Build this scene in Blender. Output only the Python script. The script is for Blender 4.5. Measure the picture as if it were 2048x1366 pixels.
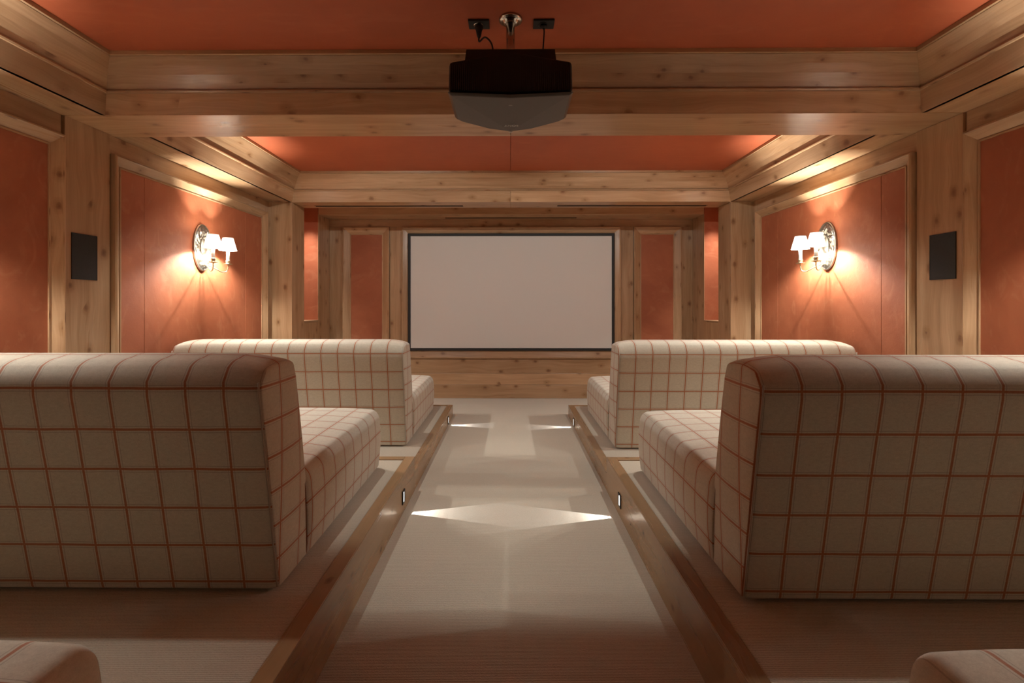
import bpy, bmesh, math, random
from mathutils import Vector, Matrix
R = random.Random(7)
C = bpy.context.scene.collection
for o in list(bpy.data.objects):
    bpy.data.objects.remove(o)
sc = bpy.context.scene

# ------------------------------------------------------------------ camera, world, exposure
EYE = 1.12
YAW = 0.008
cd = bpy.data.cameras.new('camera')
cd.sensor_width = 36.0
cd.lens = 967.0 / 2048 * 36
cd.shift_x = 0.0052
cd.shift_y = -75 / 2048
cd.clip_start = 0.02
cam = bpy.data.objects.new('camera', cd)
cam.location = (0, 0, EYE)
cam.rotation_euler = (math.pi / 2, 0, YAW)
C.objects.link(cam)
sc.camera = cam

w = bpy.data.worlds.new('dark_house')
w.use_nodes = True
w.node_tree.nodes['Background'].inputs[0].default_value = (0.05, 0.045, 0.04, 1)
w.node_tree.nodes['Background'].inputs[1].default_value = 0.2
sc.world = w

sc.view_settings.view_transform = 'Standard'
sc.view_settings.look = 'None'
sc.view_settings.gamma = 1
sc.view_settings.use_curve_mapping = False
sc.view_settings.exposure = 1.86
sc.cycles.max_bounces = 12
sc.cycles.diffuse_bounces = 8
sc.cycles.glossy_bounces = 4
sc.cycles.use_denoising = True
sc.cycles.sample_clamp_indirect = 4.0

BULB_W = 12.5                     # each candle bulb of the sconces by the front row
NEAR_W = 9.5                      # the same, dimmed, by the middle row
BULB_COL = (1.0, 0.985, 0.91)
SPOT_W = 14.0                     # ceiling spots behind the cross beam
NICHE_W = 30.0
STEP_W = 1.6                     # each step light

# ------------------------------------------------------------------ materials
def nmat(name):
    m = bpy.data.materials.new(name)
    m.use_nodes = True
    nt = m.node_tree
    b = nt.nodes['Principled BSDF']
    return m, nt, b

def N(nt, t, **kw):
    n = nt.nodes.new(t)
    for k, v in kw.items():
        setattr(n, k, v)
    return n

def L(nt, a, b):
    nt.links.new(a, b)

def math_(nt, op, a, b=None, clamp=False):
    n = N(nt, 'ShaderNodeMath', operation=op, use_clamp=clamp)
    for i, v in enumerate((a, b)):
        if v is None:
            continue
        if isinstance(v, (int, float)):
            n.inputs[i].default_value = v
        else:
            L(nt, v, n.inputs[i])
    return n.outputs[0]

def mix(nt, fac, a, b, blend='MIX'):
    n = N(nt, 'ShaderNodeMix', data_type='RGBA', blend_type=blend)
    for s, v in ((0, fac), (6, a), (7, b)):
        if isinstance(v, (int, float)):
            n.inputs[s].default_value = v
        elif isinstance(v, tuple):
            n.inputs[s].default_value = (*v, 1) if len(v) == 3 else v
        else:
            L(nt, v, n.inputs[s])
    return n.outputs[2]

def ramp(nt, fac, stops):
    n = N(nt, 'ShaderNodeValToRGB')
    e = n.color_ramp.elements
    while len(e) < len(stops):
        e.new(0.5)
    for i, (p, c) in enumerate(stops):
        e[i].position = p
        e[i].color = (c, c, c, 1) if isinstance(c, (int, float)) else (*c, 1)
    L(nt, fac, n.inputs[0])
    return n.outputs[0]

def mapping(nt, vec, scale, loc=(0, 0, 0)):
    n = N(nt, 'ShaderNodeMapping')
    n.inputs['Scale'].default_value = scale
    n.inputs['Location'].default_value = loc
    L(nt, vec, n.inputs['Vector'])
    return n.outputs[0]

def noise(nt, vec, scale, detail=3, rough=0.5, dist=0.0):
    n = N(nt, 'ShaderNodeTexNoise')
    n.inputs['Scale'].default_value = scale
    n.inputs['Detail'].default_value = detail
    n.inputs['Roughness'].default_value = rough
    n.inputs['Distortion'].default_value = dist
    L(nt, vec, n.inputs['Vector'])
    return n.outputs[0]

def bump(nt, b, h, strength, dist=0.002):
    n = N(nt, 'ShaderNodeBump')
    n.inputs['Strength'].default_value = strength
    n.inputs['Distance'].default_value = dist
    L(nt, h, n.inputs['Height'])
    L(nt, n.outputs[0], b.inputs['Normal'])

def wood(name, light, dark, rough=0.3, knots=0.45, bs=0.10):
    m, nt, b = nmat(name)
    uv = N(nt, 'ShaderNodeUVMap').outputs[0]
    warp = noise(nt, mapping(nt, uv, (2.2, 5, 1)), 1.0, 2)
    wv = N(nt, 'ShaderNodeVectorMath', operation='MULTIPLY_ADD')
    comb = N(nt, 'ShaderNodeCombineXYZ')
    L(nt, warp, comb.inputs[1])
    L(nt, comb.outputs[0], wv.inputs[0])
    wv.inputs[1].default_value = (0, 0.10, 0)
    L(nt, uv, wv.inputs[2])
    guv = wv.outputs[0]
    g1 = noise(nt, mapping(nt, guv, (0.9, 22, 1)), 1.0, 3, 0.55)
    g2 = noise(nt, mapping(nt, guv, (2.5, 120, 1)), 1.0, 2, 0.5)
    g3 = noise(nt, mapping(nt, uv, (1.6, 4.5, 1)), 1.0, 2, 0.5)
    # knots
    v = N(nt, 'ShaderNodeTexVoronoi', voronoi_dimensions='2D')
    L(nt, mapping(nt, uv, (5.0, 7.5, 1)), v.inputs['Vector'])
    v.inputs['Scale'].default_value = 1.0
    sep = N(nt, 'ShaderNodeSeparateColor')
    L(nt, v.outputs['Color'], sep.inputs[0])
    wob = noise(nt, mapping(nt, uv, (45, 45, 1)), 1.0, 2)
    d = math_(nt, 'ADD', v.outputs['Distance'], math_(nt, 'MULTIPLY', math_(nt, 'SUBTRACT', wob, 0.5), 0.10))
    size = math_(nt, 'MULTIPLY_ADD', sep.outputs[1], 0.12)
    size.node.inputs[2].default_value = 0.035
    core = math_(nt, 'SUBTRACT', 1.0, math_(nt, 'DIVIDE', d, size), True)
    core = math_(nt, 'POWER', core, 0.6)
    halo = math_(nt, 'SUBTRACT', 1.0, math_(nt, 'DIVIDE', d, 0.26), True)
    gate = math_(nt, 'GREATER_THAN', sep.outputs[0], 1 - knots)
    core = math_(nt, 'MULTIPLY', core, gate)
    halo = math_(nt, 'MULTIPLY', halo, gate)
    fac = math_(nt, 'ADD', math_(nt, 'MULTIPLY', g1, 0.75), math_(nt, 'MULTIPLY', g2, 0.35))
    fac = math_(nt, 'ADD', fac, math_(nt, 'MULTIPLY', math_(nt, 'SUBTRACT', g3, 0.5), 0.5))
    fac = math_(nt, 'ADD', fac, math_(nt, 'MULTIPLY', halo, 0.35))
    f = ramp(nt, fac, [(0.36, 0.0), (0.80, 1.0)])
    col = mix(nt, f, light, dark)
    kd = tuple(c * 0.36 for c in dark)
    kd = (kd[0] * 1.35, kd[1], kd[2] * 0.9)
    col = mix(nt, math_(nt, 'MULTIPLY', core, 0.85), col, kd)
    oi = N(nt, 'ShaderNodeObjectInfo')
    var = math_(nt, 'MULTIPLY_ADD', oi.outputs['Random'], 0.30)
    var.node.inputs[2].default_value = 0.84
    col = mix(nt, 1.0, col, var, 'MULTIPLY')
    L(nt, col, b.inputs['Base Color'])
    rg = math_(nt, 'MULTIPLY_ADD', g1, 0.16)
    rg.node.inputs[2].default_value = rough - 0.08
    L(nt, rg, b.inputs['Roughness'])
    b.inputs['Specular IOR Level'].default_value = 0.5
    bump(nt, b, math_(nt, 'ADD', g1, math_(nt, 'MULTIPLY', g2, 0.4)), bs, 0.002)
    return m

M_WOOD = wood('knotty_pine', (0.48, 0.305, 0.175), (0.31, 0.17, 0.08))
M_STEP = wood('stained_pine', (0.34, 0.205, 0.105), (0.295, 0.17, 0.082), 0.26, 0.15, 0.015)

def plaster(name, c1, c2, c3, bs=0.25):
    m, nt, b = nmat(name)
    co = N(nt, 'ShaderNodeTexCoord').outputs['Object']
    a = noise(nt, co, 2.2, 5, 0.6, 0.8)
    s = noise(nt, mapping(nt, co, (3, 9, 5)), 1.0, 4, 0.6, 1.5)
    col = mix(nt, ramp(nt, a, [(0.35, 0.0), (0.65, 1.0)]), c1, c2)
    col = mix(nt, ramp(nt, s, [(0.55, 0.0), (0.8, 0.55)]), col, c3)
    L(nt, col, b.inputs['Base Color'])
    b.inputs['Roughness'].default_value = 0.55
    b.inputs['Specular IOR Level'].default_value = 0.35
    h = math_(nt, 'ADD', noise(nt, co, 26, 5, 0.65), math_(nt, 'MULTIPLY', noise(nt, co, 160, 2), 0.25))
    bump(nt, b, h, bs, 0.004)
    return m

M_ORANGE = plaster('rust_orange_plaster', (0.29, 0.084, 0.037), (0.37, 0.116, 0.052), (0.47, 0.195, 0.10))
M_CEIL = plaster('rust_orange_ceiling', (0.385, 0.092, 0.037), (0.42, 0.104, 0.043), (0.47, 0.135, 0.06), 0.06)

def carpet():
    m, nt, b = nmat('ribbed_wool_carpet')
    co = N(nt, 'ShaderNodeTexCoord').outputs['Object']
    wv = N(nt, 'ShaderNodeTexWave', wave_type='BANDS', bands_direction='Y')
    wv.inputs['Scale'].default_value = 50
    wv.inputs['Distortion'].default_value = 2.2
    wv.inputs['Detail'].default_value = 2
    wv.inputs['Detail Scale'].default_value = 3
    L(nt, co, wv.inputs['Vector'])
    fine = noise(nt, mapping(nt, co, (180, 320, 200)), 1.0, 3, 0.6)
    big = noise(nt, co, 3.0, 3)
    fac = math_(nt, 'ADD', math_(nt, 'MULTIPLY', wv.outputs[1], 0.4), math_(nt, 'MULTIPLY', fine, 0.6))
    col = mix(nt, ramp(nt, fac, [(0.25, 0.0), (0.7, 1.0)]), (0.425, 0.36, 0.275), (0.61, 0.545, 0.44))
    col = mix(nt, ramp(nt, big, [(0.35, 0.0), (0.7, 0.14)]), col, (0.40, 0.33, 0.25))
    L(nt, col, b.inputs['Base Color'])
    b.inputs['Roughness'].default_value = 0.95
    b.inputs['Specular IOR Level'].default_value = 0.1
    b.inputs['Sheen Weight'].default_value = 0.25
    bump(nt, b, fac, 0.55, 0.006)
    return m

M_CARPET = carpet()

def fabric(name, px, py, pz1, pz2):
    """cream wool with a rust windowpane check: a lattice of planes in the object's own space, (period, phase) per axis;
    pz1 for faces that look along x, pz2 for faces that look along y"""
    m, nt, b = nmat(name)
    tc = N(nt, 'ShaderNodeTexCoord')
    geo = N(nt, 'ShaderNodeNewGeometry')
    vt = N(nt, 'ShaderNodeVectorTransform', vector_type='NORMAL', convert_from='WORLD', convert_to='OBJECT')
    L(nt, geo.outputs['Normal'], vt.inputs[0])
    nn = N(nt, 'ShaderNodeVectorMath', operation='NORMALIZE')
    L(nt, vt.outputs[0], nn.inputs[0])
    ns = N(nt, 'ShaderNodeSeparateXYZ')
    L(nt, nn.outputs[0], ns.inputs[0])
    ps = N(nt, 'ShaderNodeSeparateXYZ')
    co = tc.outputs['Object']
    wob = noise(nt, co, 5, 2)
    L(nt, co, ps.inputs[0])
    an = [math_(nt, 'ABSOLUTE', ns.outputs[i]) for i in range(3)]
    show = [math_(nt, 'LESS_THAN', an[i], 0.72) for i in range(3)]
    xface = math_(nt, 'GREATER_THAN', an[0], 0.6)

    def dist(comp, period, phase):
        s = math_(nt, 'ADD', ps.outputs[comp], math_(nt, 'MULTIPLY_ADD', wob, 0.006))
        s.node.inputs[1].links[0].from_node.inputs[2].default_value = -0.003
        s = math_(nt, 'DIVIDE', math_(nt, 'SUBTRACT', s, phase), period)
        s = math_(nt, 'SUBTRACT', s, math_(nt, 'ROUND', s))
        return math_(nt, 'MULTIPLY', math_(nt, 'ABSOLUTE', s), period)
    dx = dist(0, *px)
    dy = dist(1, *py)
    dz1 = dist(2, *pz1)
    dz2 = dist(2, *pz2)
    zz = N(nt, 'ShaderNodeMix', data_type='FLOAT')
    L(nt, xface, zz.inputs[0]); L(nt, dz2, zz.inputs[2]); L(nt, dz1, zz.inputs[3])
    D = [dx, dy, zz.outputs[0]]
    main = None
    thin = None
    for i in range(3):
        k = math_(nt, 'MULTIPLY', math_(nt, 'LESS_THAN', D[i], 0.0036), show[i])
        t = math_(nt, 'MULTIPLY', math_(nt, 'LESS_THAN', math_(nt, 'ABSOLUTE', math_(nt, 'SUBTRACT', D[i], 0.0095)), 0.0011), show[i])
        main = k if main is None else math_(nt, 'MAXIMUM', main, k)
        thin = t if thin is None else math_(nt, 'MAXIMUM', thin, t)
    f1 = noise(nt, mapping(nt, co, (260, 260, 700)), 1.0, 2, 0.6)
    f2 = noise(nt, mapping(nt, co, (700, 700, 260)), 1.0, 2, 0.6)
    f3 = noise(nt, mapping(nt, co, (70, 70, 140)), 1.0, 3, 0.6)
    f = math_(nt, 'ADD', math_(nt, 'MULTIPLY', math_(nt, 'ADD', f1, f2), 0.33), math_(nt, 'MULTIPLY', f3, 0.34))
    base = mix(nt, ramp(nt, f, [(0.35, 0.0), (0.65, 1.0)]), (0.48, 0.43, 0.34), (0.635, 0.585, 0.475))
    col = mix(nt, math_(nt, 'MULTIPLY', thin, 0.4), base, (0.16, 0.11, 0.08))
    mk = math_(nt, 'MULTIPLY', main, ramp(nt, f, [(0.3, 0.95), (0.75, 0.78)]))
    col = mix(nt, mk, col, (0.37, 0.105, 0.028))
    L(nt, col, b.inputs['Base Color'])
    b.inputs['Roughness'].default_value = 0.9
    b.inputs['Specular IOR Level'].default_value = 0.15
    b.inputs['Sheen Weight'].default_value = 0.35
    b.inputs['Sheen Roughness'].default_value = 0.5
    bump(nt, b, f, 0.25, 0.002)
    return m

def simple(name, col, rough=0.5, metal=0.0, spec=0.5, var=0.06, vs=60, bs=0.0):
    m, nt, b = nmat(name)
    co = N(nt, 'ShaderNodeTexCoord').outputs['Object']
    n = noise(nt, co, vs, 3)
    c2 = tuple(min(1, c * (1 - var)) for c in col)
    L(nt, mix(nt, n, col, c2), b.inputs['Base Color'])
    b.inputs['Roughness'].default_value = rough
    b.inputs['Metallic'].default_value = metal
    b.inputs['Specular IOR Level'].default_value = spec
    if bs:
        bump(nt, b, n, bs, 0.001)
    return m

M_BLACK = simple('matt_black', (0.012, 0.0115, 0.011), 0.6)
M_SLOT = simple('slot_black', (0.006, 0.005, 0.004), 0.8)
M_SCREEN = simple('screen_fabric', (0.69, 0.665, 0.635), 0.75, 0, 0.2, 0.03, 900)
M_CHARCOAL = simple('projector_charcoal', (0.009, 0.009, 0.011), 0.45)
M_LID = simple('brushed_graphite', (0.11, 0.098, 0.088), 0.42, 0.35, 0.5, 0.1, 400)
M_STEEL = simple('polished_steel', (0.62, 0.58, 0.53), 0.18, 1.0)
M_SILVER = simple('tarnished_silver', (0.54, 0.50, 0.43), 0.30, 0.9, 0.5, 0.5, 90)
M_BRASS = simple('aged_silver_brass', (0.62, 0.52, 0.36), 0.28, 1.0)
M_GOLD = M_BRASS
M_CANDLE = simple('ivory_candle', (0.80, 0.80, 0.78), 0.4)
M_GREYLET = simple('pale_grey_print', (0.55, 0.53, 0.5), 0.4)

def grille_mat():
    m, nt, b = nmat('speaker_grille_cloth')
    co = N(nt, 'ShaderNodeTexCoord').outputs['Object']
    v = N(nt, 'ShaderNodeTexVoronoi')
    v.inputs['Scale'].default_value = 420
    L(nt, co, v.inputs['Vector'])
    L(nt, mix(nt, v.outputs['Distance'], (0.006, 0.006, 0.006), (0.022, 0.021, 0.02)), b.inputs['Base Color'])
    b.inputs['Roughness'].default_value = 0.7
    return m
M_GRILLE = grille_mat()

def shade_mat():
    m, nt, b = nmat('white_pleated_shade')
    co = N(nt, 'ShaderNodeTexCoord').outputs['Object']
    n = noise(nt, mapping(nt, co, (400, 400, 40)), 1.0, 2)
    tr = N(nt, 'ShaderNodeBsdfTranslucent')
    L(nt, mix(nt, n, (0.86, 0.82, 0.75), (0.80, 0.75, 0.68)), b.inputs['Base Color'])
    tr.inputs[0].default_value = (0.9, 0.83, 0.72, 1)
    b.inputs['Roughness'].default_value = 0.8
    mx = N(nt, 'ShaderNodeMixShader')
    mx.inputs[0].default_value = 0.016
    L(nt, b.outputs[0], mx.inputs[1]); L(nt, tr.outputs[0], mx.inputs[2])
    L(nt, mx.outputs[0], nt.nodes['Material Output'].inputs[0])
    return m
M_SHADE = shade_mat()

def emit(name, col, s):
    m, nt, b = nmat(name)
    b.inputs['Base Color'].default_value = (0.8, 0.8, 0.8, 1)
    b.inputs['Emission Color'].default_value = (*col, 1)
    b.inputs['Emission Strength'].default_value = s
    return m
M_BULB = emit('lit_bulb', (1, 0.9, 0.75), 6.0)
_nt = M_BULB.node_tree
_mx = N(_nt, 'ShaderNodeMixShader'); _tp = N(_nt, 'ShaderNodeBsdfTransparent')      # clear glass
_mx.inputs[0].default_value = 0.92
L(_nt, _nt.nodes['Principled BSDF'].outputs[0], _mx.inputs[1]); L(_nt, _tp.outputs[0], _mx.inputs[2])
L(_nt, _mx.outputs[0], _nt.nodes['Material Output'].inputs[0])
M_LENS = emit('lit_step_lens', (1, 0.97, 0.92), 1.6)

# ------------------------------------------------------------------ mesh helpers
def uv_grain(me, g):
    """u runs along the grain direction g, v across it, in metres, with an offset of its own for every board"""
    g = Vector(g).normalized()
    uv = me.uv_layers.new(name='UVMap')
    ou, ov = R.uniform(-40, 40), R.uniform(-40, 40)
    for p in me.polygons:
        n = p.normal
        a = g - n * n.dot(g)
        if a.length < 0.3:
            a = n.orthogonal()
        a.normalize()
        b = n.cross(a)
        for li in p.loop_indices:
            co = me.vertices[me.loops[li].vertex_index].co
            uv.data[li].uv = (co.dot(a) + ou, co.dot(b) + ov)

def link(name, me, m, parent=None, smooth=False, grain=None):
    me.materials.append(m)
    if grain is not None:
        uv_grain(me, grain)
    if smooth:
        for p in me.polygons:
            p.use_smooth = True
    o = bpy.data.objects.new(name, me)
    C.objects.link(o)
    if parent is not None:
        o.parent = parent
    return o

def poly(name, verts, faces, m, parent=None, smooth=False, grain=None):
    me = bpy.data.meshes.new(name)
    me.from_pydata([tuple(v) for v in verts], [], faces)
    bm = bmesh.new(); bm.from_mesh(me)
    bmesh.ops.recalc_face_normals(bm, faces=bm.faces[:])
    bm.to_mesh(me); bm.free()
    me.update()
    return link(name, me, m, parent, smooth, grain)

def boxv(x0, x1, y0, y1, z0, z1):
    v = [(x, y, z) for x in (x0, x1) for y in (y0, y1) for z in (z0, z1)]
    f = [(0, 1, 3, 2), (4, 6, 7, 5), (0, 4, 5, 1), (2, 3, 7, 6), (0, 2, 6, 4), (1, 5, 7, 3)]
    return v, f

def box(name, x0, x1, y0, y1, z0, z1, m, parent=None, grain=(1, 0, 0), bev=0.0015):
    v, f = boxv(min(x0, x1), max(x0, x1), min(y0, y1), max(y0, y1), min(z0, z1), max(z0, z1))
    o = poly(name, v, f, m, parent, False, grain)
    if bev:
        md = o.modifiers.new('soft_edge', 'BEVEL')
        md.width = bev; md.segments = 2; md.limit_method = 'ANGLE'
    return o

def prism(name, A, B, m, parent=None, grain=None, smooth=False):
    """a solid between two matching outlines A and B"""
    n = len(A)
    f = [(i, (i + 1) % n, n + (i + 1) % n, n + i) for i in range(n)]
    f += [tuple(range(n)), tuple(range(2 * n - 1, n - 1, -1))]
    return poly(name, list(A) + list(B), f, m, parent, smooth, grain)

class MB:
    def __init__(s):
        s.v = []; s.f = []
    def add(s, v, f):
        k = len(s.v)
        s.v += [tuple(p) for p in v]
        s.f += [tuple(i + k for i in q) for q in f]
        return s
    def box(s, *a):
        return s.add(*boxv(*a))
    def lathe(s, prof, seg=24, at=(0, 0, 0), ax='z', cap=True):
        v = []; f = []
        n = len(prof)
        for j in range(seg):
            t = 2 * math.pi * j / seg
            for r, h in prof:
                p = (r * math.cos(t), r * math.sin(t), h)
                if ax == 'x':
                    p = (h, r * math.cos(t), r * math.sin(t))
                if ax == 'y':
                    p = (r * math.cos(t), h, r * math.sin(t))
                v.append((p[0] + at[0], p[1] + at[1], p[2] + at[2]))
        for j in range(seg):
            k = (j + 1) % seg
            for i in range(n - 1):
                f.append((j * n + i, k * n + i, k * n + i + 1, j * n + i + 1))
        if cap:
            f.append(tuple(j * n for j in range(seg))[::-1])
            f.append(tuple(j * n + n - 1 for j in range(seg)))
        return s.add(v, f)
    def tube(s, pts, r, seg=10):
        pts = [Vector(p) for p in pts]
        v = []; f = []
        n = len(pts)
        up = Vector((0.13, 0.21, 0.97))
        for i, p in enumerate(pts):
            t = (pts[min(i + 1, n - 1)] - pts[max(i - 1, 0)]).normalized()
            a = t.cross(up)
            if a.length < 1e-3:
                a = t.orthogonal()
            a.normalize(); b = t.cross(a)
            for j in range(seg):
                q = 2 * math.pi * j / seg
                v.append(p + (a * math.cos(q) + b * math.sin(q)) * (r(i / (n - 1)) if callable(r) else r))
        for i in range(n - 1):
            for j in range(seg):
                k = (j + 1) % seg
                f.append((i * seg + j, i * seg + k, (i + 1) * seg + k, (i + 1) * seg + j))
        f.append(tuple(range(seg))[::-1]); f.append(tuple((n - 1) * seg + j for j in range(seg)))
        return s.add(v, f)
    def obj(s, name, m, parent=None, smooth=False, grain=None):
        return poly(name, s.v, s.f, m, parent, smooth, grain)

def spline(P, n=8):
    """a smooth line through the points P"""
    P = [Vector(p) for p in P]
    Q = [P[0] * 2 - P[1]] + P + [P[-1] * 2 - P[-2]]
    out = []
    for i in range(1, len(Q) - 2):
        a, b, c, d = Q[i - 1:i + 3]
        for k in range(n):
            t = k / n
            out.append(0.5 * ((2 * b) + (c - a) * t + (2 * a - 5 * b + 4 * c - d) * t * t + (3 * b - a - 3 * c + d) * t ** 3))
    out.append(P[-1])
    return out

def autosmooth(o, ang=35):
    for p in o.data.polygons:
        p.use_smooth = True
    me = o.data
    bm = bmesh.new(); bm.from_mesh(me)
    for e in bm.edges:
        if len(e.link_faces) == 2 and e.calc_face_angle() > math.radians(ang):
            e.smooth = False
    bm.to_mesh(me); bm.free()
    return o

def empty(name, loc, rz=0.0):
    o = bpy.data.objects.new(name, None)
    o.empty_display_size = 0.1
    o.location = loc; o.rotation_euler = (0, 0, rz)
    C.objects.link(o)
    return o

def tag(o, label, cat, group=None):
    o['label'] = label; o['category'] = cat
    if group:
        o['group'] = group
    return o

def struct(o, label=None, cat=None):
    o['kind'] = 'structure'
    if label:
        o['label'] = label
    if cat:
        o['category'] = cat
    return o

def children(o):
    return [c for c in bpy.data.objects if c.parent == o]

def copy_tree(o, parent=None):
    c = o.copy()
    C.objects.link(c)
    if parent is not None:
        c.parent = parent
    for ch in children(o):
        copy_tree(ch, c)
    return c

# ------------------------------------------------------------------ measures of the room
XI = 2.16            # inner edge of the side soffits, face of the alcove sides
XW = 2.385           # wall plane of the side bays
ZS = EYE + 1.005     # soffit
ZC = EYE + 1.272     # coffer ceiling
YB0, YB1 = 2.56, 2.89    # the cross beam
YP = 4.76            # pillar faces, end of the far coffer
YF = 5.76            # screen wall
YR = -1.62           # rear wall
XR = 0.575           # half width of the aisle
H1, H2 = 0.20, 0.109     # platform heights
YS = 2.90            # end of the high platform
YE = 4.83            # end of the low platform

# ------------------------------------------------------------------ floor and platforms
floor = box('floor', -2.6, 2.6, YR, YF + 0.1, -0.06, 0.0, M_CARPET, None, bev=0)
struct(floor, 'ribbed beige carpet of the aisle and the front floor', 'floor')
for s in (-1, 1):
    a = lambda n, x0, x1, y0, y1, z0, z1, m, g, **k: box(n, s * x0, s * x1, y0, y1, z0, z1, m, floor, g, **k)
    a('platform_carpet', XR + 0.056, XW, YR, YS - 0.055, 0.0, H1, M_CARPET, (1, 0, 0), bev=0.004)
    a('platform_carpet', XR + 0.056, XW, YS, YE - 0.045, 0.0, H2, M_CARPET, (1, 0, 0), bev=0.004)
    a('riser_board', XR, XR + 0.02, YR, YS, 0.0, H1 - 0.0005, M_STEP, (0, 1, 0))
    a('nosing_board', XR + 0.0005, XR + 0.056, YR, YS, H1 - 0.0005, H1 + 0.004, M_STEP, (0, 1, 0))
    a('nosing_board', XR + 0.0565, XW, YS - 0.0545, YS, H2, H1 + 0.004, M_STEP, (1, 0, 0))
    a('riser_board', XR + 0.001, XR + 0.021, YS + 0.001, YE, 0.0, H2 - 0.0005, M_STEP, (0, 1, 0))
    a('nosing_board', XR + 0.0015, XR + 0.056, YS + 0.001, YE, H2 - 0.0005, H2 + 0.004, M_STEP, (0, 1, 0))
    a('nosing_board', XR + 0.0565, XW, YE - 0.044, YE, 0.0, H2 + 0.004, M_STEP, (1, 0, 0))

# ------------------------------------------------------------------ ceiling
ceil = box('ceiling', -2.6, 2.6, YR - 0.1, YF + 0.2, ZC + 0.02, ZC + 0.10, M_CEIL, None, bev=0)
struct(ceil, 'rust orange plastered ceiling inside the pine coffers', 'ceiling')
box('plaster_panel', -XI, XI, YR, 0.40, ZC, ZC + 0.02, M_CEIL, ceil, bev=0)
box('plaster_panel', -XI, XI, 0.68, YB0, ZC, ZC + 0.02, M_CEIL, ceil, bev=0)
box('plaster_panel', -XI, -0.0015, YB1, YP, ZC, ZC + 0.02, M_CEIL, ceil, bev=0.0012)
box('plaster_panel', 0.0015, XI, YB1, YP, ZC, ZC + 0.02, M_CEIL, ceil, bev=0.0012)

# coffer surrounds: fascia, bead, crown and top strip, (inset towards the middle, height over the eye)
SEC = {
    'fascia_board': [(0.0, 1.005), (0.034, 1.106), (-0.02, 1.106), (-0.02, 1.005)],
    'bead_moulding': [(0.032, 1.1065), (0.042, 1.108), (0.046, 1.115), (0.043, 1.123), (0.036, 1.126), (-0.02, 1.126), (-0.02, 1.1065)],
    'crown_board': [(0.036, 1.1265), (0.052, 1.150), (0.074, 1.185), (0.102, 1.219), (0.134, 1.251), (0.134, 1.262), (-0.02, 1.262), (-0.02, 1.1265)],
    'top_strip': [(0.136, 1.2525), (0.150, 1.2525), (0.150, 1.272), (-0.02, 1.272), (-0.02, 1.2625), (0.136, 1.2625)],
}
def coffer(name, y0, y1, label):
    root = empty(name, (0, 0, 0))
    struct(root, label, 'coffer trim')
    cx = [(-XI, y0), (XI, y0), (XI, y1), (-XI, y1)]
    sg = [(1, 1), (-1, 1), (-1, -1), (1, -1)]
    for part, sec in SEC.items():
        for k in range(4):
            (ax, ay), (bx, by) = cx[k], cx[(k + 1) % 4]
            (sa, ta), (sb, tb) = sg[k], sg[(k + 1) % 4]
            A = [(ax + sa * e, ay + ta * e, EYE + h) for e, h in sec]
            B = [(bx + sb * e, by + tb * e, EYE + h) for e, h in sec]
            gr = (1, 0, 0) if k % 2 == 0 else (0, 1, 0)
            if k == 2 and part == 'fascia_board' and y1 == YP:
                # the far fascia is two boards that meet in the middle
                mid = [((0.0), y1 - e, EYE + h) for e, h in sec]
                g = 0.0012
                prism(part, A, [(g, y, z) for _, y, z in mid], M_WOOD, root, gr)
                prism(part, [(-g, y, z) for _, y, z in mid], B, M_WOOD, root, gr)
                continue
            prism(part, A, B, M_WOOD, root, gr)
    return root
coffer('trim_1', 0.70, YB0, 'pine crown moulding around the coffer above the projector')
coffer('trim_2', YB1, YP, 'pine crown moulding around the coffer between beam and screen wall')
coffer('trim_3', YR + 0.1, 0.38, 'pine crown moulding around the coffer behind the rear sofas')

# soffits
beam = empty('trim_4', (0, 0, 0))
struct(beam, 'pine cross beam hanging below the ceiling beyond the projector', 'beam')
T = 0.022
box('soffit_board', -XW, -0.001, YB0 - 0.001, YB1 + 0.001, ZS - 0.0005, ZS + T, M_WOOD, beam, (1, 0, 0))
box('soffit_board', 0.001, XW, YB0 - 0.001, YB1 + 0.001, ZS - 0.0005, ZS + T, M_WOOD, beam, (1, 0, 0))
rb = empty('trim_5', (0, 0, 0))
struct(rb, 'pine cross beam above the rear sofas', 'beam')
box('soffit_board', -XW, XW, 0.379, 0.701, ZS - 0.0005, ZS + T, M_WOOD, rb, (1, 0, 0))
sf = empty('trim_6', (0, 0, 0))
struct(sf, 'pine soffit boards running along both side walls', 'soffit')
for s in (-1, 1):
    for y0, y1 in ((YR, 0.378), (0.702, YB0 - 0.002), (YB1 + 0.002, YP)):
        box('soffit_board', s * XI, s * XW, y0, y1, ZS, ZS + T, M_WOOD, sf, (0, 1, 0))
fs = empty('trim_7', (0, 0, 0))
struct(fs, 'stepped pine soffit with black air slots above the screen wall', 'soffit')
YN0, YN1 = 5.045, 5.415
for x0, x1 in ((-XI, -0.001), (0.001, XI)):
    box('soffit_board', x0, x1, YP, YN0, ZS - 0.0005, ZS + T, M_WOOD, fs, (1, 0, 0))
box('recess_board', -XI, XI, YN1, YN1 + 0.02, ZS, ZS + 0.13, M_WOOD, fs, (1, 0, 0))
box('recess_board', -XW - 0.1, XW + 0.1, YN0 - 0.02, YN1 + 0.02, ZS + 0.13, ZS + 0.15, M_WOOD, fs, (1, 0, 0))
box('recess_board', -XI, XI, YN0 - 0.02, YN0, ZS + T, ZS + 0.13, M_WOOD, fs, (1, 0, 0))
box('soffit_board', -XI, XI, YN1 + 0.001, YF, ZS - 0.0005, ZS + T, M_WOOD, fs, (1, 0, 0))
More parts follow.
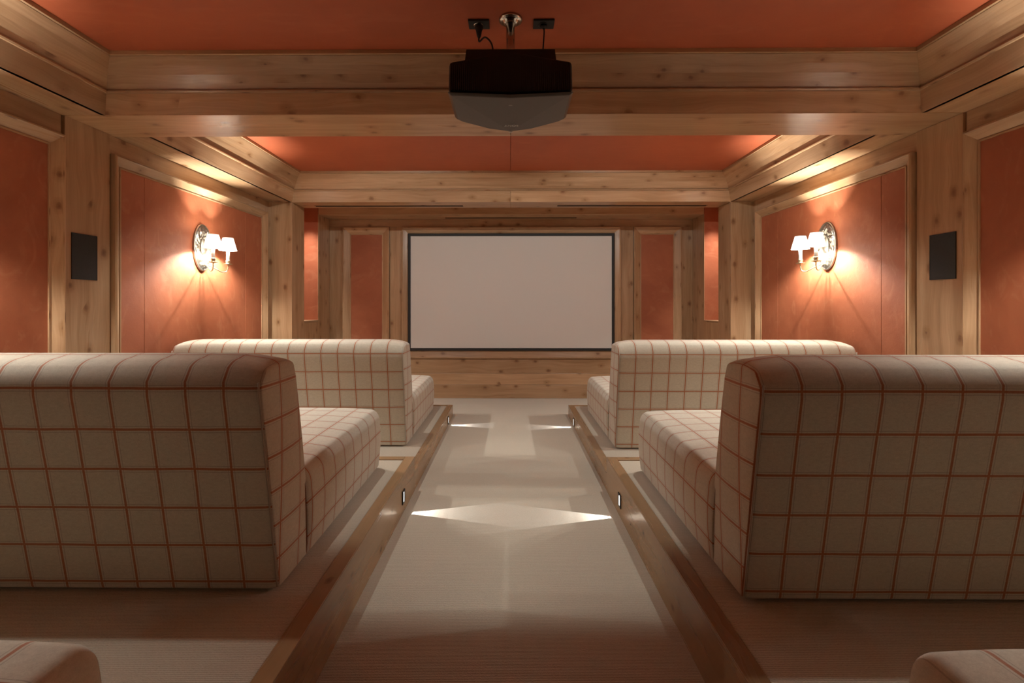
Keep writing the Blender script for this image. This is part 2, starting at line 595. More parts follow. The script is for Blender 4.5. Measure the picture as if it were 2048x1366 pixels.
def slot(x0, x1, y0, y1):
    v, f = boxv(x0, x1, y0, y1, ZS - 0.0022, ZS + 0.003)
    o = poly('air_slot', v, f, M_SLOT, fs)
    e = MB()
    for a, b in ((y0 - 0.004, y0), (y1, y1 + 0.004)):
        e.box(x0 - 0.004, x1 + 0.004, a, b, ZS - 0.004, ZS + 0.002)
    e.obj('slot_rim', simple('bronze_rim', (0.16, 0.11, 0.07), 0.4, 0.6), o)
slot(-2.00, -0.49, 4.925, 4.965)
slot(0.48, 1.995, 4.925, 4.965)
slot(-0.76, 0.765, 5.615, 5.65)

# ------------------------------------------------------------------ walls
def frame(parent, P, a0, a1, b0, b1, prof, gname='frame_moulding'):
    """four mitred mouldings round the rectangle a0..a1 x b0..b1; P(a, b, proud) gives the point"""
    c = [(a0, b0), (a1, b0), (a1, b1), (a0, b1)]
    sg = [(1, 1), (-1, 1), (-1, -1), (1, -1)]
    for k in range(4):
        (ax, ay), (bx, by) = c[k], c[(k + 1) % 4]
        (sa, ta), (sb, tb) = sg[k], sg[(k + 1) % 4]
        A = [P(ax + sa * i, ay + ta * i, p) for i, p in prof]
        B = [P(bx + sb * i, by + tb * i, p) for i, p in prof]
        g = Vector(P(bx, by, 0)) - Vector(P(ax, ay, 0))
        prism(gname, A, B, M_WOOD, parent, g)

PROF = [(0, 0.0), (0, 0.034), (0.004, 0.040), (0.011, 0.041), (0.016, 0.037), (0.057, 0.0115), (0.060, 0.009), (0.0625, 0.009),
        (0.063, 0.0145), (0.0705, 0.0145), (0.071, 0.0)]

for s, side in ((-1, 'left'), (1, 'right')):
    dy = -0.0 if s < 0 else 0.0
    wl = box('wall_' + side, s * (XW + 0.005), s * (XW + 0.12), YR - 0.1, YP, 0, ZS + 0.30, M_WOOD, None, (0, 0, 1), bev=0)
    struct(wl, f'{side} side wall of knotty pine with framed rust orange panels', 'wall')
    P = lambda a, b, p: (s * (XW - p), a, b)
    # bays: frame outer edges along y
    bays = [(2.855, 4.665), (0.71, 2.535), (-1.45, 0.37)]
    for k, (y0, y1) in enumerate(bays):
        zb, zt = 0.42, EYE + 0.892
        frame(wl, P, y0, y1, zb, zt, PROF)
        ya, yb = y0 + 0.066, y1 - 0.066
        cuts = [ya, ya + 0.215, yb - 0.36, yb] if k == 0 else [ya, yb]
        if k == 0:
            cuts = [ya, 3.12, 4.32, yb]
        for c0, c1 in zip(cuts, cuts[1:]):
            box('plaster_panel', s * (XW - 0.008), s * (XW + 0.005), c0 + 0.001, c1 - 0.001, zb + 0.066, zt - 0.066, M_ORANGE, wl, bev=0.0015)
        box('frieze_board', s * XW, s * (XW + 0.005), y0 - 0.01, y1 + 0.01, zt, ZS, M_WOOD, wl, (0, 1, 0), bev=0)
        box('base_board', s * XW, s * (XW + 0.005), y0 - 0.01, y1 + 0.01, H2, zb, M_WOOD, wl, (0, 1, 0), bev=0)
    for y0, y1 in ((2.555, 2.845), (0.385, 0.70)):
        box('pilaster_board', s * (XW - 0.012), s * (XW + 0.005), y0, y1, H2 - 0.1, ZS - 0.001, M_WOOD, wl, (0, 0, 1), bev=0.002)
    # pillar and alcove side
    box('pillar_board', s * XI, s * (XW + 0.1), YP, YP + 0.02, 0, ZS + 0.12, M_WOOD, wl, (0, 0, 1))
    box('pillar_board', s * XI, s * (XI + 0.02), YP + 0.0202, YN0 - 0.001, 0, ZS, M_WOOD, wl, (0, 0, 1))
    zn = EYE - 0.178
    box('niche_plaster', s * (XI + 0.004), s * (XW + 0.10), YN1, YN1 + 0.02, zn, ZS + 0.12, M_ORANGE, wl, bev=0)
    box('niche_plaster', s * (XW + 0.08), s * (XW + 0.10), YN0 - 0.02, YN1, zn, ZS + 0.12, M_ORANGE, wl, bev=0)
    box('niche_plaster', s * (XI + 0.021), s * (XW + 0.10), YN0 - 0.02, YN0, zn, ZS + 0.12, M_ORANGE, wl, bev=0)
    box('niche_sill', s * (XI - 0.002), s * (XW + 0.10), YN0, YN1, zn - 0.02, zn, M_WOOD, wl, (0, 1, 0))
    box('pillar_board', s * XI, s * (XI + 0.02), YN0, YN1, 0, zn - 0.021, M_WOOD, wl, (0, 0, 1))
    box('pillar_board', s * XI, s * (XI + 0.02), YN1 + 0.0005, YF, 0, ZS, M_WOOD, wl, (0, 0, 1))
    box('niche_edge', s * (XI + 0.0002), s * (XI + 0.0035), YN1 - 0.004, YN1 + 0.0004, zn, ZS, M_WOOD, wl, (0, 0, 1), bev=0)

wf = box('wall_front', -XW, XW, YF, YF + 0.10, 0, ZS + 0.1, M_WOOD, None, (0, 0, 1), bev=0)
struct(wf, 'pine screen wall with two narrow rust orange panels', 'wall')
PF = lambda a, b, p: (a, YF - p, b)
px = lambda x: (x - 1021) * YF / 967.0
pz = lambda y: EYE - (y - 608) * YF / 967.0
zsill = pz(717)
zfr = pz(454.5)
box('top_rail', -XI, XI, YF - 0.012, YF, zfr + 0.001, ZS - 0.001, M_WOOD, wf, (1, 0, 0))
for x0, x1 in ((px(780), px(803)), (px(1241), px(1265)), (-XI + 0.001, px(685)), (px(1361), XI - 0.001)):
    box('stile_board', x0 + 0.001, x1, YF - 0.012, YF, zsill, zfr, M_WOOD, wf, (0, 0, 1))
PROF2 = [(0, 0.0), (0, 0.040), (0.005, 0.045), (0.013, 0.045), (0.018, 0.041), (0.078, 0.012), (0.080, 0.010), (0.082, 0.014), (0.090, 0.014), (0.091, 0.0)]
for a0, a1 in ((px(686.5), px(779)), (px(1266), px(1360))):
    frame(wf, PF, a0, a1, zsill + 0.002, zfr, PROF2)
    box('plaster_panel', a0 + 0.086, a1 - 0.086, YF - 0.008, YF, zsill + 0.086, zfr - 0.086, M_ORANGE, wf, bev=0)
frame(wf, PF, px(804), px(1240), zsill + 0.002, zfr, PROF2)
zz = [0.0, pz(769), pz(746), zsill]
for z0, z1 in zip(zz, zz[1:]):
    box('base_plank', -XI + 0.001, XI - 0.001, YF - 0.02, YF, z0 + 0.0008, z1 - 0.0008, M_WOOD, wf, (1, 0, 0), bev=0.003)

wb = box('wall_back', -XW - 0.1, XW + 0.1, YR - 0.1, YR, 0, ZC + 0.05, M_WOOD, None, (0, 0, 1), bev=0)
struct(wb, 'plain pine rear wall behind the rear sofas', 'wall')

# ------------------------------------------------------------------ projection screen
scr = empty('projection_screen', ((px(816.5) + px(1227.5)) / 2, YF - 0.012, pz(701)))
tag(scr, 'large blank off-white projection screen in a black frame on the pine wall', 'screen')
W_, H_ = px(1227.5) - px(816.5), pz(467.5) - pz(701)
box('screen_fabric', -W_ / 2 + 0.01, W_ / 2 - 0.01, -0.008, 0.0, 0.01, H_ - 0.01, M_SCREEN, scr, bev=0)
t = 0.03
PS = lambda a, b, p: (a, -p, b)
c = [(-W_ / 2, 0), (W_ / 2, 0), (W_ / 2, H_), (-W_ / 2, H_)]
sg = [(1, 1), (-1, 1), (-1, -1), (1, -1)]
pr = [(0, 0.0), (0, 0.018), (0.004, 0.022), (t - 0.004, 0.022), (t, 0.016), (t, 0.0)]
for k in range(4):
    (ax, ay), (bx, by) = c[k], c[(k + 1) % 4]
    (sa, ta), (sb, tb) = sg[k], sg[(k + 1) % 4]
    prism('frame_bar', [PS(ax + sa * i, ay + ta * i, p) for i, p in pr], [PS(bx + sb * i, by + tb * i, p) for i, p in pr], M_BLACK, scr)

# ------------------------------------------------------------------ sofas
SL = 1.596
def coords(L_, r0, r1, step, k=6):
    """positions along one edge: dense in the rounded ends, regular between"""
    a = [r0 * (1 - math.cos(math.pi / 2 * i / k)) for i in range(k)]
    n = max(1, int((L_ - r0 - r1) / step))
    b = [r0 + (L_ - r0 - r1) * i / n for i in range(n + 1)]
    c_ = [L_ - r1 * (1 - math.cos(math.pi / 2 * (k - 1 - i) / k)) for i in range(k)]
    return a + b + c_

def soft_box(size, r, step, fn):
    """rounded box 0..size with its own radius (low, high) per axis, then bent by fn"""
    cs = [coords(size[i], r[i][0], r[i][1], step) for i in range(3)]
    idx = {}
    V = []
    F = []
    def vert(i, j, k):
        if (i, j, k) in idx:
            return idx[(i, j, k)]
        p = [cs[0][i], cs[1][j], cs[2][k]]
        q = []; d = []
        rr = []
        for a in range(3):
            lo, hi = r[a][0], size[a] - r[a][1]
            if p[a] < lo:
                q.append(lo); rr.append(r[a][0]); d.append((p[a] - lo) / r[a][0])
            elif p[a] > hi:
                q.append(hi); rr.append(r[a][1]); d.append((p[a] - hi) / r[a][1])
            else:
                q.append(p[a]); rr.append(0); d.append(0)
        m = math.sqrt(sum(x * x for x in d))
        if m > 1e-9:
            p = [q[a] + d[a] / m * rr[a] * max(abs(x) for x in d) if True else 0 for a in range(3)]
            # put surface points on the rounding: the largest component is 1 on the box surface
        idx[(i, j, k)] = len(V)
        V.append(fn(*p))
        return idx[(i, j, k)]
    n = [len(c_) for c_ in cs]
    for i in range(n[0] - 1):
        for j in range(n[1] - 1):
            for k in (0, n[2] - 1):
                F.append((vert(i, j, k), vert(i + 1, j, k), vert(i + 1, j + 1, k), vert(i, j + 1, k)))
    for i in range(n[0] - 1):
        for k in range(n[2] - 1):
            for j in (0, n[1] - 1):
                F.append((vert(i, j, k), vert(i + 1, j, k), vert(i + 1, j, k + 1), vert(i, j, k + 1)))
    for j in range(n[1] - 1):
        for k in range(n[2] - 1):
            for i in (0, n[0] - 1):
                F.append((vert(i, j, k), vert(i, j + 1, k), vert(i, j + 1, k + 1), vert(i, j, k + 1)))
    return V, F

BH = 0.742           # height of the backrest over its foot line
RT = 0.085           # rounding at the top of the back
def rear_y(z):
    t = min(z / 0.665, 1.0)
    y = -0.118 * t
    if z > BH - RT:
        u = min((z - (BH - RT)) / RT, 1.0)
        y += 0.082 * (1 - math.sqrt(max(0, 1 - u * u)))
    return y
def front_y(z):
    y = 0.262 - 0.125 * min(1, max(0, (z - 0.0) / 0.70)) ** 1.15
    if z > BH - 0.06:
        u = min((z - (BH - 0.06)) / 0.06, 1.0)
        y -= 0.055 * (1 - math.sqrt(max(0, 1 - u * u)))
    return y

FB = fabric('windowpane_check_back', (0.1135, 0.003), (0.131, 0.0), (0.1116, 0.0024), (0.1266, 0.037))
FSE = fabric('windowpane_check_seat', (0.1135, 0.003), (0.119, 0.35), (0.1245, 0.084), (0.1245, 0.084))
M_PIPE = simple('seam_piping', (0.42, 0.36, 0.29), 0.9, 0, 0.1)

def make_sofa(s):
    """the aisle end is at x = 0 and the sofa runs towards s * SL; y = 0 is the foot of its rear face, it looks along +y"""
    root = empty('sofa', (0, 0, 0))
    DB = 0.26
    def fb(x, y, z):
        t = y / DB
        e = min(x, SL - x)
        zz = z
        # the top sags a little towards the ends, the foot tucks in
        ye = rear_y(zz) * (1 - t) + front_y(zz) * t
        bul = 0.012 * math.sin(math.pi * min(1, max(0, t))) * math.sin(math.pi * min(1, zz / BH))
        xx = x - (bul if x < SL / 2 and e < 0.02 else 0)
        zo = zz + (0.010 * math.sin(math.pi * min(1, max(0, t))) if zz > BH - 0.02 else 0)
        drop = 0.020 * max(0, 1 - e / 0.16) ** 2 * (zz / BH) ** 6
        return (s * xx, ye, zo - drop + 0.008)
    V, F = soft_box((SL, DB, BH), ((0.040, 0.040), (0.010, 0.030), (0.012, 0.020)), 0.04, fb)
    back = poly('backrest', V, F, FB, root, True)
    # piping along both rear seams of the back
    for e in (0.0, SL):
        pts = []
        for i in range(26):
            z = 0.012 + (BH - 0.075) * i / 25
            x = e + (0.006 if e == 0 else -0.006)
            pts.append((s * x, rear_y(z) + 0.001, z + 0.008))
        MB().tube(pts, 0.0028, 6).obj('piping', M_PIPE, back, True)
    SD, SH = 0.985, 0.328
    def fs_(x, y, z):
        t = y / SD
        e = x / SL
        cr = 0.018 * (1 - abs(2 * e - 1) ** 3) * (math.sin(math.pi * min(1, max(0, 0.1 + 0.85 * t)))) ** 0.6 * (z / SH) ** 3
        lean = 0.012 * math.sin(math.pi * z / SH)
        xx = x - (lean if x < 0.05 else (-lean if x > SL - 0.05 else 0))
        yy = y + 0.20 + 0.010 * math.sin(math.pi * z / SH) * t ** 4
        if t < 0.05:
            yy = 0.205 - 0.03 * (z / SH)
        # the aisle edge dips towards the back
        dip = -0.014 * max(0, 1 - min(x, SL - x) / 0.18) ** 2 * (z / SH) ** 3 * (1 - 0.5 * t)
        return (s * xx, yy, z + cr + dip + 0.008)
    V, F = soft_box((SL, SD, SH), ((0.038, 0.038), (0.008, 0.040), (0.012, 0.052)), 0.045, fs_)
    seat = poly('seat', V, F, FSE, root, True)
    for x in (0.10, SL - 0.10):
        for y in (0.07, 1.05):
            MB().lathe([(0.026, 0.0), (0.028, 0.003), (0.028, 0.012)], 16, (s * x, y, 0)).obj('foot', M_BLACK, root)
    return root

SOFAS = [
    (-1, -0.737, 1.535, H1, 'plaid cream sofa in the middle row, left of the aisle, its shaded back towards us'),
    (1, 0.712, 1.495, H1, 'plaid cream sofa in the middle row, right of the aisle, its shaded back towards us'),
    (-1, -0.735, 3.415, H2, 'plaid cream sofa in the front row, left of the aisle below the screen'),
    (1, 0.725, 3.365, H2, 'plaid cream sofa in the front row, right of the aisle below the screen'),
    (-1, -0.737, -0.312, H1, 'rear row plaid sofa, left of the aisle, only its seat corner showing'),
    (1, 0.712, -0.306, H1, 'rear row plaid sofa, right of the aisle, only its seat corner showing'),
]
protos = {}
for s, x, y, z, lab in SOFAS:
    if s not in protos:
        protos[s] = o = make_sofa(s)
    else:
        o = copy_tree(protos[s])
    o.location = (x, y, z + 0.001)
    if y < 0:
        o.scale = (1, 1, 0.965 if s < 0 else 0.935)      # the rear pair is a little lower
    tag(o, lab, 'sofa', 'plaid sofas in three rows')

# ------------------------------------------------------------------ wall sconces
def make_sconce(kind):
    """built on a wall whose outward normal is +x; origin at the middle of the plate, on the wall"""
    root = empty('wall_sconce', (0, 0, 0))
    A, B = 0.108, 0.180      # half axes along y and z
    nr, ns = 30, 112
    V = []; F = []
    def relief(r, t):
        h = 0.010 + 0.016 * (1 - r * r)
        if r > 0.93:
            h = 0.010 + 0.008 * math.sin(math.pi * (r - 0.93) / 0.07)
        elif r > 0.50:
            q = (r - 0.50) / 0.43
            env = math.sin(math.pi * q) ** 0.7
            sc_ = abs(math.sin(7 * t + 4.0 * q)) ** 0.7
            lf = abs(math.sin(14 * t - 7.0 * q + 0.6)) ** 0.8
            h += env * (0.012 * sc_ + 0.007 * lf * (0.5 + 0.5 * math.cos(9 * q + 3 * math.sin(7 * t))))
        elif r > 0.43:
            h += 0.007 * math.sin(math.pi * (r - 0.43) / 0.07) * (0.7 + 0.3 * abs(math.sin(20 * t)))
        else:
            h -= 0.006
        return h
    for i in range(nr + 1):
        r = max(0.02, i / nr)
        for j in range(ns):
            t = 2 * math.pi * j / ns
            V.append((relief(r, t), A * r * math.cos(t), B * r * math.sin(t)))
    for j in range(ns):
        t = 2 * math.pi * j / ns
        V.append((0.0, A * math.cos(t), B * math.sin(t)))
    for i in range(nr + 1):
        for j in range(ns):
            k = (j + 1) % ns
            F.append((i * ns + j, i * ns + k, (i + 1) * ns + k, (i + 1) * ns + j))
    F.append(tuple(range(ns)))
    F.append(tuple((nr + 1) * ns + j for j in range(ns))[::-1])
    poly('backplate', V, F, M_SILVER, root, True)
    zc = 0.433           # plate middle over the eye
    for sy in (-1, 1):
        y0 = sy * 0.095
        X = 0.148
        zz = lambda h: h - zc
        pts = spline([(0.015, sy * 0.012, zz(0.295)), (0.05, sy * 0.022, zz(0.296)), (0.085, sy * 0.045, zz(0.272)),
                      (0.115, sy * 0.072, zz(0.250)), (0.140, sy * 0.090, zz(0.256)), (X, y0, zz(0.282)), (X, y0, zz(0.306))], 7)
        arm = MB().tube(pts, 0.0042, 8).obj('arm', M_BRASS, root, True)
        MB().lathe([(0.004, 0.0), (0.012, 0.004), (0.030, 0.010), (0.032, 0.013), (0.028, 0.0135), (0.013, 0.0125),
                    (0.015, 0.020), (0.0165, 0.034), (0.0165, 0.042), (0.010, 0.042)], 24, (X, y0, zz(0.303))).obj('drip_cup', M_BRASS, arm, True)
        cn = MB().lathe([(0.0125, 0.0), (0.0125, 0.085), (0.010, 0.088)], 20, (X, y0, zz(0.345))).obj('candle_sleeve', M_CANDLE, root, True)
        MB().lathe([(0.004, 0.0), (0.010, 0.008), (0.013, 0.020), (0.009, 0.034), (0.003, 0.044)], 16, (X, y0, zz(0.434))).obj('bulb', M_BULB, cn, True)
        s_ = MB().lathe([(0.0625, 0.0), (0.0635, 0.0), (0.0375, 0.098), (0.0365, 0.098)], 40, (X, y0, zz(0.422)), cap=False)
        n = len(s_.f)
        sh = s_.obj('lamp_shade', M_SHADE, root, True)
        MB().tube([(X + 0.0635 * math.cos(a), y0 + 0.0635 * math.sin(a), zz(0.4225)) for a in [2 * math.pi * i / 40 for i in range(41)]], 0.0012, 6).obj('shade_rim', M_CANDLE, sh, True)
        ld = bpy.data.lights.new('bulb_light', 'POINT')
        ld.energy = BULB_W
        ld.color = BULB_COL
        ld.shadow_soft_size = 0.012
        lo = bpy.data.objects.new('bulb_light', ld)
        C.objects.link(lo)
        lo.parent = root
        lo.location = (X, y0, zz(0.455))
    return root

sc0 = make_sconce('oval')
for k, (s, y, lab) in enumerate([
        (-1, 3.70, 'silver oval wall sconce with two white shades on the left orange panel'),
        (1, 3.64, 'silver oval wall sconce with two white shades on the right orange panel'),
        (-1, 1.62, 'silver wall sconce above the middle row sofa left of the aisle'),
        (1, 1.665, 'silver wall sconce above the middle row sofa right of the aisle')]):
    o = sc0 if k == 0 else copy_tree(sc0)
    o.location = (s * (XW - 0.0085), y, EYE + 0.433)
    o.rotation_euler = (0, 0, 0 if s < 0 else math.pi)
    if k == 2:
        near = [c_ for c_ in children(o) if c_.type == 'LIGHT'][0].data.copy()
        near.energy = NEAR_W
    if k >= 2:
        for c_ in children(o):
            if c_.type == 'LIGHT':
                c_.data = near
    tag(o, lab, 'wall lamp', 'twin candle wall sconces')

# ------------------------------------------------------------------ unseen spotlights behind the cross beam, niche downlights
def area(name, parent, loc, rot, sx, sy, watt, col):
    ld = bpy.data.lights.new(name, 'AREA')
    ld.shape = 'RECTANGLE'; ld.size = sx; ld.size_y = sy
    ld.energy = watt; ld.color = col
    lo = bpy.data.objects.new(name, ld)
    C.objects.link(lo)
    lo.parent = parent; lo.location = loc; lo.rotation_euler = rot
    return lo
for s, nm in ((-1, 'left'), (1, 'right')):
    dl = empty('spotlight', (s * 1.04, YB1 + 0.130, ZC - 0.024))
    tag(dl, f'small ceiling spotlight behind the cross beam, {nm} of the room middle', 'spotlight', 'spotlights behind the cross beam')
    MB().lathe([(0.005, 0.004), (0.0105, 0.004), (0.0105, -0.006), (0.009, -0.007), (0.0085, 0.0)], 28, cap=False).obj('rim', M_STEEL, dl, True)
    ld = bpy.data.lights.new('ceiling_spot', 'SPOT')
    ld.energy = SPOT_W; ld.color = (0.985, 1.0, 0.95); ld.spot_size = math.radians(134); ld.spot_blend = 0.2; ld.shadow_soft_size = 0.010
    lo = bpy.data.objects.new('ceiling_spot', ld); C.objects.link(lo); lo.parent = dl
    lo.location = (0, 0, -0.011); lo.rotation_euler = (math.radians(30), 0, 0)
for s, nm in ((-1, 'left'), (1, 'right')):
    dl = empty('downlight', (s * (XI + 0.10), YN0 + 0.16, ZS + 0.128))
    tag(dl, f'small recessed downlight above the {nm} orange niche', 'downlight', 'niche downlights')
    MB().lathe([(0.020, 0.0), (0.030, 0.0), (0.030, -0.004), (0.022, -0.006), (0.020, -0.001)], 24, cap=False).obj('rim', M_STEEL, dl, True)
    ld = bpy.data.lights.new('niche_spot', 'SPOT')
    ld.energy = NICHE_W; ld.color = (1, 0.95, 0.88); ld.spot_size = math.radians(70); ld.spot_blend = 0.9; ld.shadow_soft_size = 0.015
    lo = bpy.data.objects.new('niche_spot', ld); C.objects.link(lo); lo.parent = dl; lo.location = (0, 0, -0.01)

# ------------------------------------------------------------------ wall speakers
def make_speaker():
    root = empty('wall_speaker', (0, 0, 0))
    hy, h = 0.080, 0.252
    box('grille', 0.001, 0.0045, -hy + 0.003, hy - 0.003, 0.003, h - 0.003, M_GRILLE, root, bev=0)
    e = MB()
    for a in ((-hy, -hy + 0.003, 0, h), (hy - 0.003, hy, 0, h), (-hy + 0.003, hy - 0.003, 0, 0.003), (-hy + 0.003, hy - 0.003, h - 0.003, h)):
        e.box(0.0, 0.0055, a[0], a[1], a[2], a[3])
    e.obj('bezel', M_BLACK, root)
    return root
sp = make_speaker()
for k, (s, y, lab) in enumerate([(-1, 2.672, 'flat black wall speaker set in the left pine pilaster'),
                                 (1, 2.672, 'flat black wall speaker set in the right pine pilaster')]):
    o = sp if k == 0 else copy_tree(sp)
    o.location = (s * (XW - 0.0121), y, EYE + 0.135)
    o.rotation_euler = (0, 0, 0 if s < 0 else math.pi)
    tag(o, lab, 'speaker', 'flush black wall speakers')

# ------------------------------------------------------------------ step lights
def step_light_data():
    ld = bpy.data.lights.new('step_beam', 'POINT')
    ld.energy = STEP_W
    ld.color = (1, 0.97, 0.93)
    ld.shadow_soft_size = 0.0015
    ld.use_nodes = True
    nt = ld.node_tree
    em = nt.nodes['Emission']
    tc = N(nt, 'ShaderNodeTexCoord')
    sp_ = N(nt, 'ShaderNodeSeparateXYZ')
    L(nt, tc.outputs['Normal'], sp_.inputs[0])
    # the lens spreads a narrow fan: 15 degrees either side, downwards only
    az = math_(nt, 'ABSOLUTE', math_(nt, 'ARCTAN2', sp_.outputs[1], sp_.outputs[0]))
    fan = math_(nt, 'LESS_THAN', az, 0.27)
    dn = math_(nt, 'LESS_THAN', sp_.outputs[2], -0.10)
    up = math_(nt, 'GREATER_THAN', sp_.outputs[2], -0.90)
    st = math_(nt, 'MULTIPLY', math_(nt, 'MULTIPLY', fan, dn), up)
    L(nt, st, em.inputs['Strength'])
    return ld
SLD = step_light_data()
def make_step():
    """on a face whose outward normal is +x; origin at its middle"""
    root = empty('step_light', (0, 0, 0))
    e = MB()
    hy, hz = 0.0285, 0.034
    for a in ((-hy, hy, hz - 0.007, hz), (-hy, hy, -hz, -hz + 0.007), (-hy, -hy + 0.018, -hz + 0.007, hz - 0.007), (hy - 0.018, hy, -hz + 0.007, hz - 0.007)):
        e.box(0.0, 0.005, a[0], a[1], a[2], a[3])
    e.obj('bezel', M_BLACK, root)
    box('lens', 0.0, 0.003, -0.0104, 0.0104, -hz + 0.0072, hz - 0.0072, M_LENS, root, bev=0)
    lo = bpy.data.objects.new('step_beam', SLD)
    C.objects.link(lo)
    lo.parent = root
    lo.location = (0.0085, 0, -0.005)
    return root
st0 = make_step()
for k, (s, y, z, lab) in enumerate([
        (-1, 2.585, 0.088, 'white step light in the high riser left of the aisle'),
        (1, 2.545, 0.088, 'white step light in the high riser right of the aisle'),
        (-1, 4.46, 0.047, 'small step light in the low riser left of the aisle near the screen'),
        (1, 4.40, 0.047, 'small step light in the low riser right of the aisle near the screen')]):
    o = st0 if k == 0 else copy_tree(st0)
    o.location = (s * (XR if y < YS else XR + 0.001), y, z)
    o.rotation_euler = (0, 0, 0 if s < 0 else math.pi)
    tag(o, lab, 'step light', 'step lights along the aisle')

# ------------------------------------------------------------------ projector
PW = 0.25
PY = 1.90
prj = empty('projector', (0.0, PY, EYE + 0.83))
tag(prj, 'black ribbed video projector with a grey lid hanging under the ceiling mount', 'projector')
# plan outline, seen from below, x to the right, y away from the camera
def plan(sx=1.0, grow=0.0):
    return [(-0.246 * sx, 0.004), (0.0, -0.004), (0.246 * sx, 0.004), (0.246 * sx, 0.26), (0.225 * sx, 0.285), (0.10 * sx, 0.355), (0, 0.375), (-0.10 * sx, 0.355), (-0.225 * sx, 0.285), (-0.246 * sx, 0.26)]
def vee(x, lo, hi):
    return lo + (hi - lo) * (1 - abs(x) / 0.246)
pl = plan()
A = [(x, y, 0.004 + vee(x, 0.002, -0.012)) for x, y in pl]
B = [(x * 0.985, y, vee(x, 0.125, 0.165)) for x, y in pl]
body = prism('body', [(x, y + 0.006, z + 0.002) for x, y, z in A], B, M_CHARCOAL, prj)
md = body.modifiers.new('round', 'BEVEL'); md.width = 0.012; md.segments = 3; md.limit_method = 'ANGLE'; md.angle_limit = math.radians(50)
# lid: the graphite underside
lid = prism('lid', [(x * 1.01, y * (0.995 if y > 0.1 else 1) - (0.004 if y < 0.1 else 0), z - 0.001) for x, y, z in A],
            [(x * 0.955, y * 0.985 + (0.004 if y < 0.1 else 0), z - 0.013) for x, y, z in A], M_LID, prj)
md = lid.modifiers.new('round', 'BEVEL'); md.width = 0.003; md.segments = 2
ribs = MB()
nrib = 62
for i in range(nrib):
    x = -0.238 + 0.476 * (i + 0.5) / nrib
    yb = 0.010 - 0.008 * (1 - abs(x) / 0.246)
    ribs.box(x - 0.0022, x + 0.0022, yb - 0.007, yb + 0.006, vee(x, 0.014, 0.0), vee(x, 0.116, 0.156))
rb_ = ribs.obj('rib', M_CHARCOAL, prj)
rb_['kind'] = 'stuff'
tr = prism('top_tray', [(-0.19, 0.06, 0.118), (0.19, 0.06, 0.118), (0.19, 0.30, 0.118), (-0.19, 0.30, 0.118)],
           [(-0.18, 0.065, 0.205), (0.18, 0.065, 0.205), (0.18, 0.29, 0.205), (-0.18, 0.29, 0.205)], M_CHARCOAL, prj)
MB().lathe([(0.05, 0.0), (0.056, 0.01), (0.056, 0.03), (0.048, 0.034), (0.02, 0.028)], 32, (0.0, 0.365, 0.07), 'y').obj('lens_barrel', M_BLACK, prj, True)
MB().box(-0.009, 0.009, 0.3685, 0.3775, -0.0228, -0.0215).obj('emblem', M_GREYLET, lid)
def text_on_lid(txt, size, x, y, z, name):
    cu = bpy.data.curves.new(name, 'FONT')
    cu.body = txt; cu.size = size; cu.align_x = 'CENTER'; cu.align_y = 'CENTER'; cu.extrude = 0.0004
    to = bpy.data.objects.new(name, cu)
    C.objects.link(to)
    dg = bpy.context.evaluated_depsgraph_get()
    me = bpy.data.meshes.new_from_object(to.evaluated_get(dg))
    bpy.data.objects.remove(to)
    me.materials.clear()
    o = link(name, me, M_GREYLET, lid)
    o.location = (x, y, z)
    o.rotation_euler = (0, math.pi, 0)
    return o
text_on_lid('SONY', 0.024, 0.004, 0.285, -0.0242, 'lettering')
MB().box(-0.007, 0.007, 0.058, 0.0605, -0.0252, -0.0240).obj('emblem', M_GREYLET, lid)

mt = empty('ceiling_mount', (0.0, 2.16, ZC))
tag(mt, 'polished steel ceiling pole and flange carrying the projector', 'projector mount')
MB().lathe([(0.052, 0.0), (0.052, -0.008), (0.046, -0.011), (0.034, -0.012), (0.032, -0.020), (0.024, -0.022)], 40).obj('flange', M_STEEL, mt, True)
ZT = (EYE + 0.83 + 0.205) - ZC
MB().lathe([(0.0195, -0.02), (0.0195, ZT + 0.014)], 32).obj('pole', M_STEEL, mt, True)
fl = MB().lathe([(0.030, ZT + 0.018), (0.030, ZT + 0.010), (0.075, ZT + 0.008), (0.075, ZT + 0.001)], 32).obj('bracket_plate', M_BLACK, mt, True)
for bx in (-0.062, -0.048, 0.05, 0.062):
    MB().lathe([(0.006, ZT + 0.007), (0.006, ZT + 0.014), (0.003, ZT + 0.018)], 12, (bx, -0.035, 0)).obj('bolt', M_STEEL, mt, True)

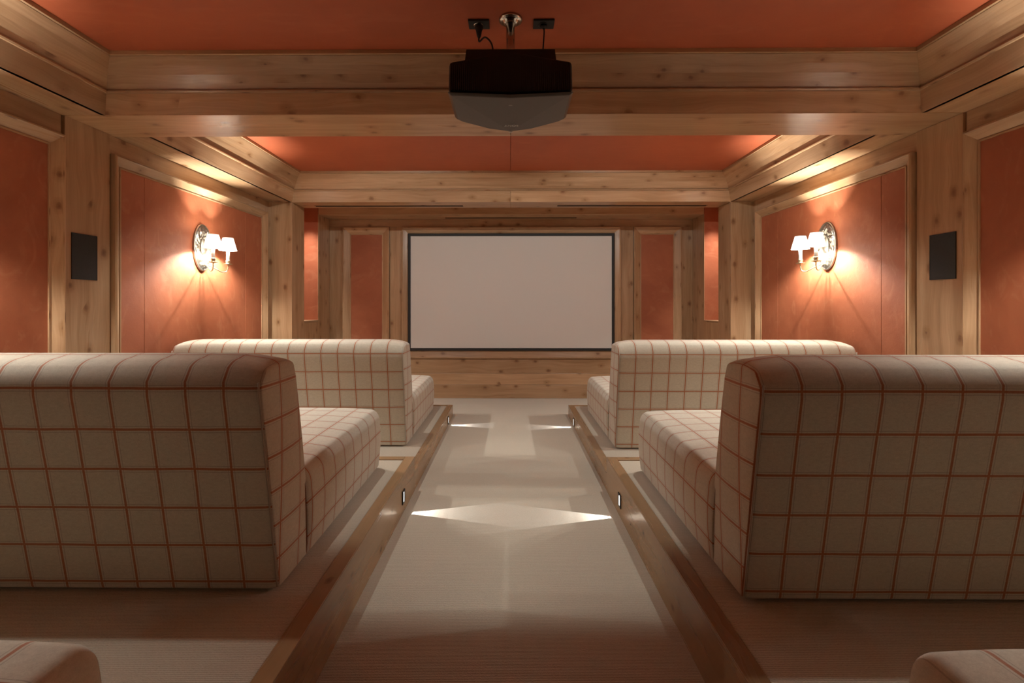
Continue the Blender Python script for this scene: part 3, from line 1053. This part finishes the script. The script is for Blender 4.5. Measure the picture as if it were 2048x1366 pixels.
# sockets in the ceiling and their cables
def socket(x, y, lab, round_):
    r = empty('ceiling_socket', (x, y, ZC))
    tag(r, lab, 'socket', 'black sockets beside the projector mount')
    box('cover_plate', -0.047, 0.047, -0.034, 0.034, -0.009, 0.0, M_BLACK, r, bev=0.002)
    MB().lathe([(0.022, -0.009), (0.022, -0.0105), (0.018, -0.011)], 24, (-0.003, 0.0, 0)).obj('outlet_ring', M_STEEL if round_ else M_BLACK, r, True)
    return r
SXL, SXR, SY = -0.143, 0.150, 2.19
socket(SXL, SY, 'black ceiling socket with a round power plug, left of the steel pole', True)
socket(SXR, SY, 'black ceiling socket with thin signal cables, right of the steel pole', False)
zt = EYE + 0.83
pc = empty('power_cable', (SXL, SY, ZC - 0.011))
tag(pc, 'black power plug and cable looping from the ceiling socket to the projector', 'cable')
plug = MB().lathe([(0.019, 0.0), (0.019, -0.012), (0.014, -0.022), (0.011, -0.040), (0.008, -0.052)], 20).obj('plug', M_BLACK, pc, True)
q = lambda x, y, z: (x - SXL, y - SY, z - (ZC - 0.011))
MB().tube(spline([q(SXL, SY, ZC - 0.06), q(SXL + 0.002, SY - 0.004, ZC - 0.085), q(SXL + 0.03, SY - 0.02, ZC - 0.075), q(SXL + 0.062, SY - 0.05, ZC - 0.13), q(SXL + 0.066, SY - 0.06, zt + 0.2085)], 8), 0.0038, 8).obj('cord', M_BLACK, pc, True)
MB().tube(spline([q(SXL + 0.066, SY - 0.07, zt + 0.2095), q(SXL + 0.03, SY - 0.075, zt + 0.235), q(SXL - 0.02, SY - 0.08, zt + 0.24), q(SXL - 0.047, SY - 0.085, zt + 0.2095)], 8), 0.0036, 8).obj('cord', M_BLACK, pc, True)
sg_ = empty('signal_cable', (SXR, SY, ZC - 0.011))
tag(sg_, 'thin black signal cables running from the ceiling socket into the projector', 'cable')
q = lambda x, y, z: (x - SXR, y - SY, z - (ZC - 0.011))
MB().lathe([(0.016, 0.0), (0.016, -0.008), (0.008, -0.014)], 16, (0, 0, 0)).obj('plug', M_BLACK, sg_, True)
MB().tube(spline([q(SXR, SY, ZC - 0.02), q(SXR + 0.001, SY - 0.01, ZC - 0.06), q(SXR - 0.012, SY - 0.04, zt + 0.225), q(SXR - 0.016, SY - 0.05, zt + 0.2085)], 8), 0.0032, 8).obj('cord', M_BLACK, sg_, True)
MB().tube(spline([q(SXR - 0.016, SY - 0.06, zt + 0.2085), q(SXR + 0.01, SY - 0.07, zt + 0.225), q(SXR + 0.030, SY - 0.085, zt + 0.24), q(SXR + 0.026, SY - 0.10, zt + 0.226), q(SXR + 0.024, SY - 0.11, zt + 0.2085)], 8), 0.0032, 8).obj('cord', M_BLACK, sg_, True)
MB().tube(spline([q(SXR - 0.018, SY - 0.055, zt + 0.25), q(SXR - 0.022, SY - 0.06, zt + 0.205), q(SXR - 0.028, SY - 0.062, zt + 0.2085)], 8), 0.0030, 8).obj('cord', M_BLACK, sg_, True)
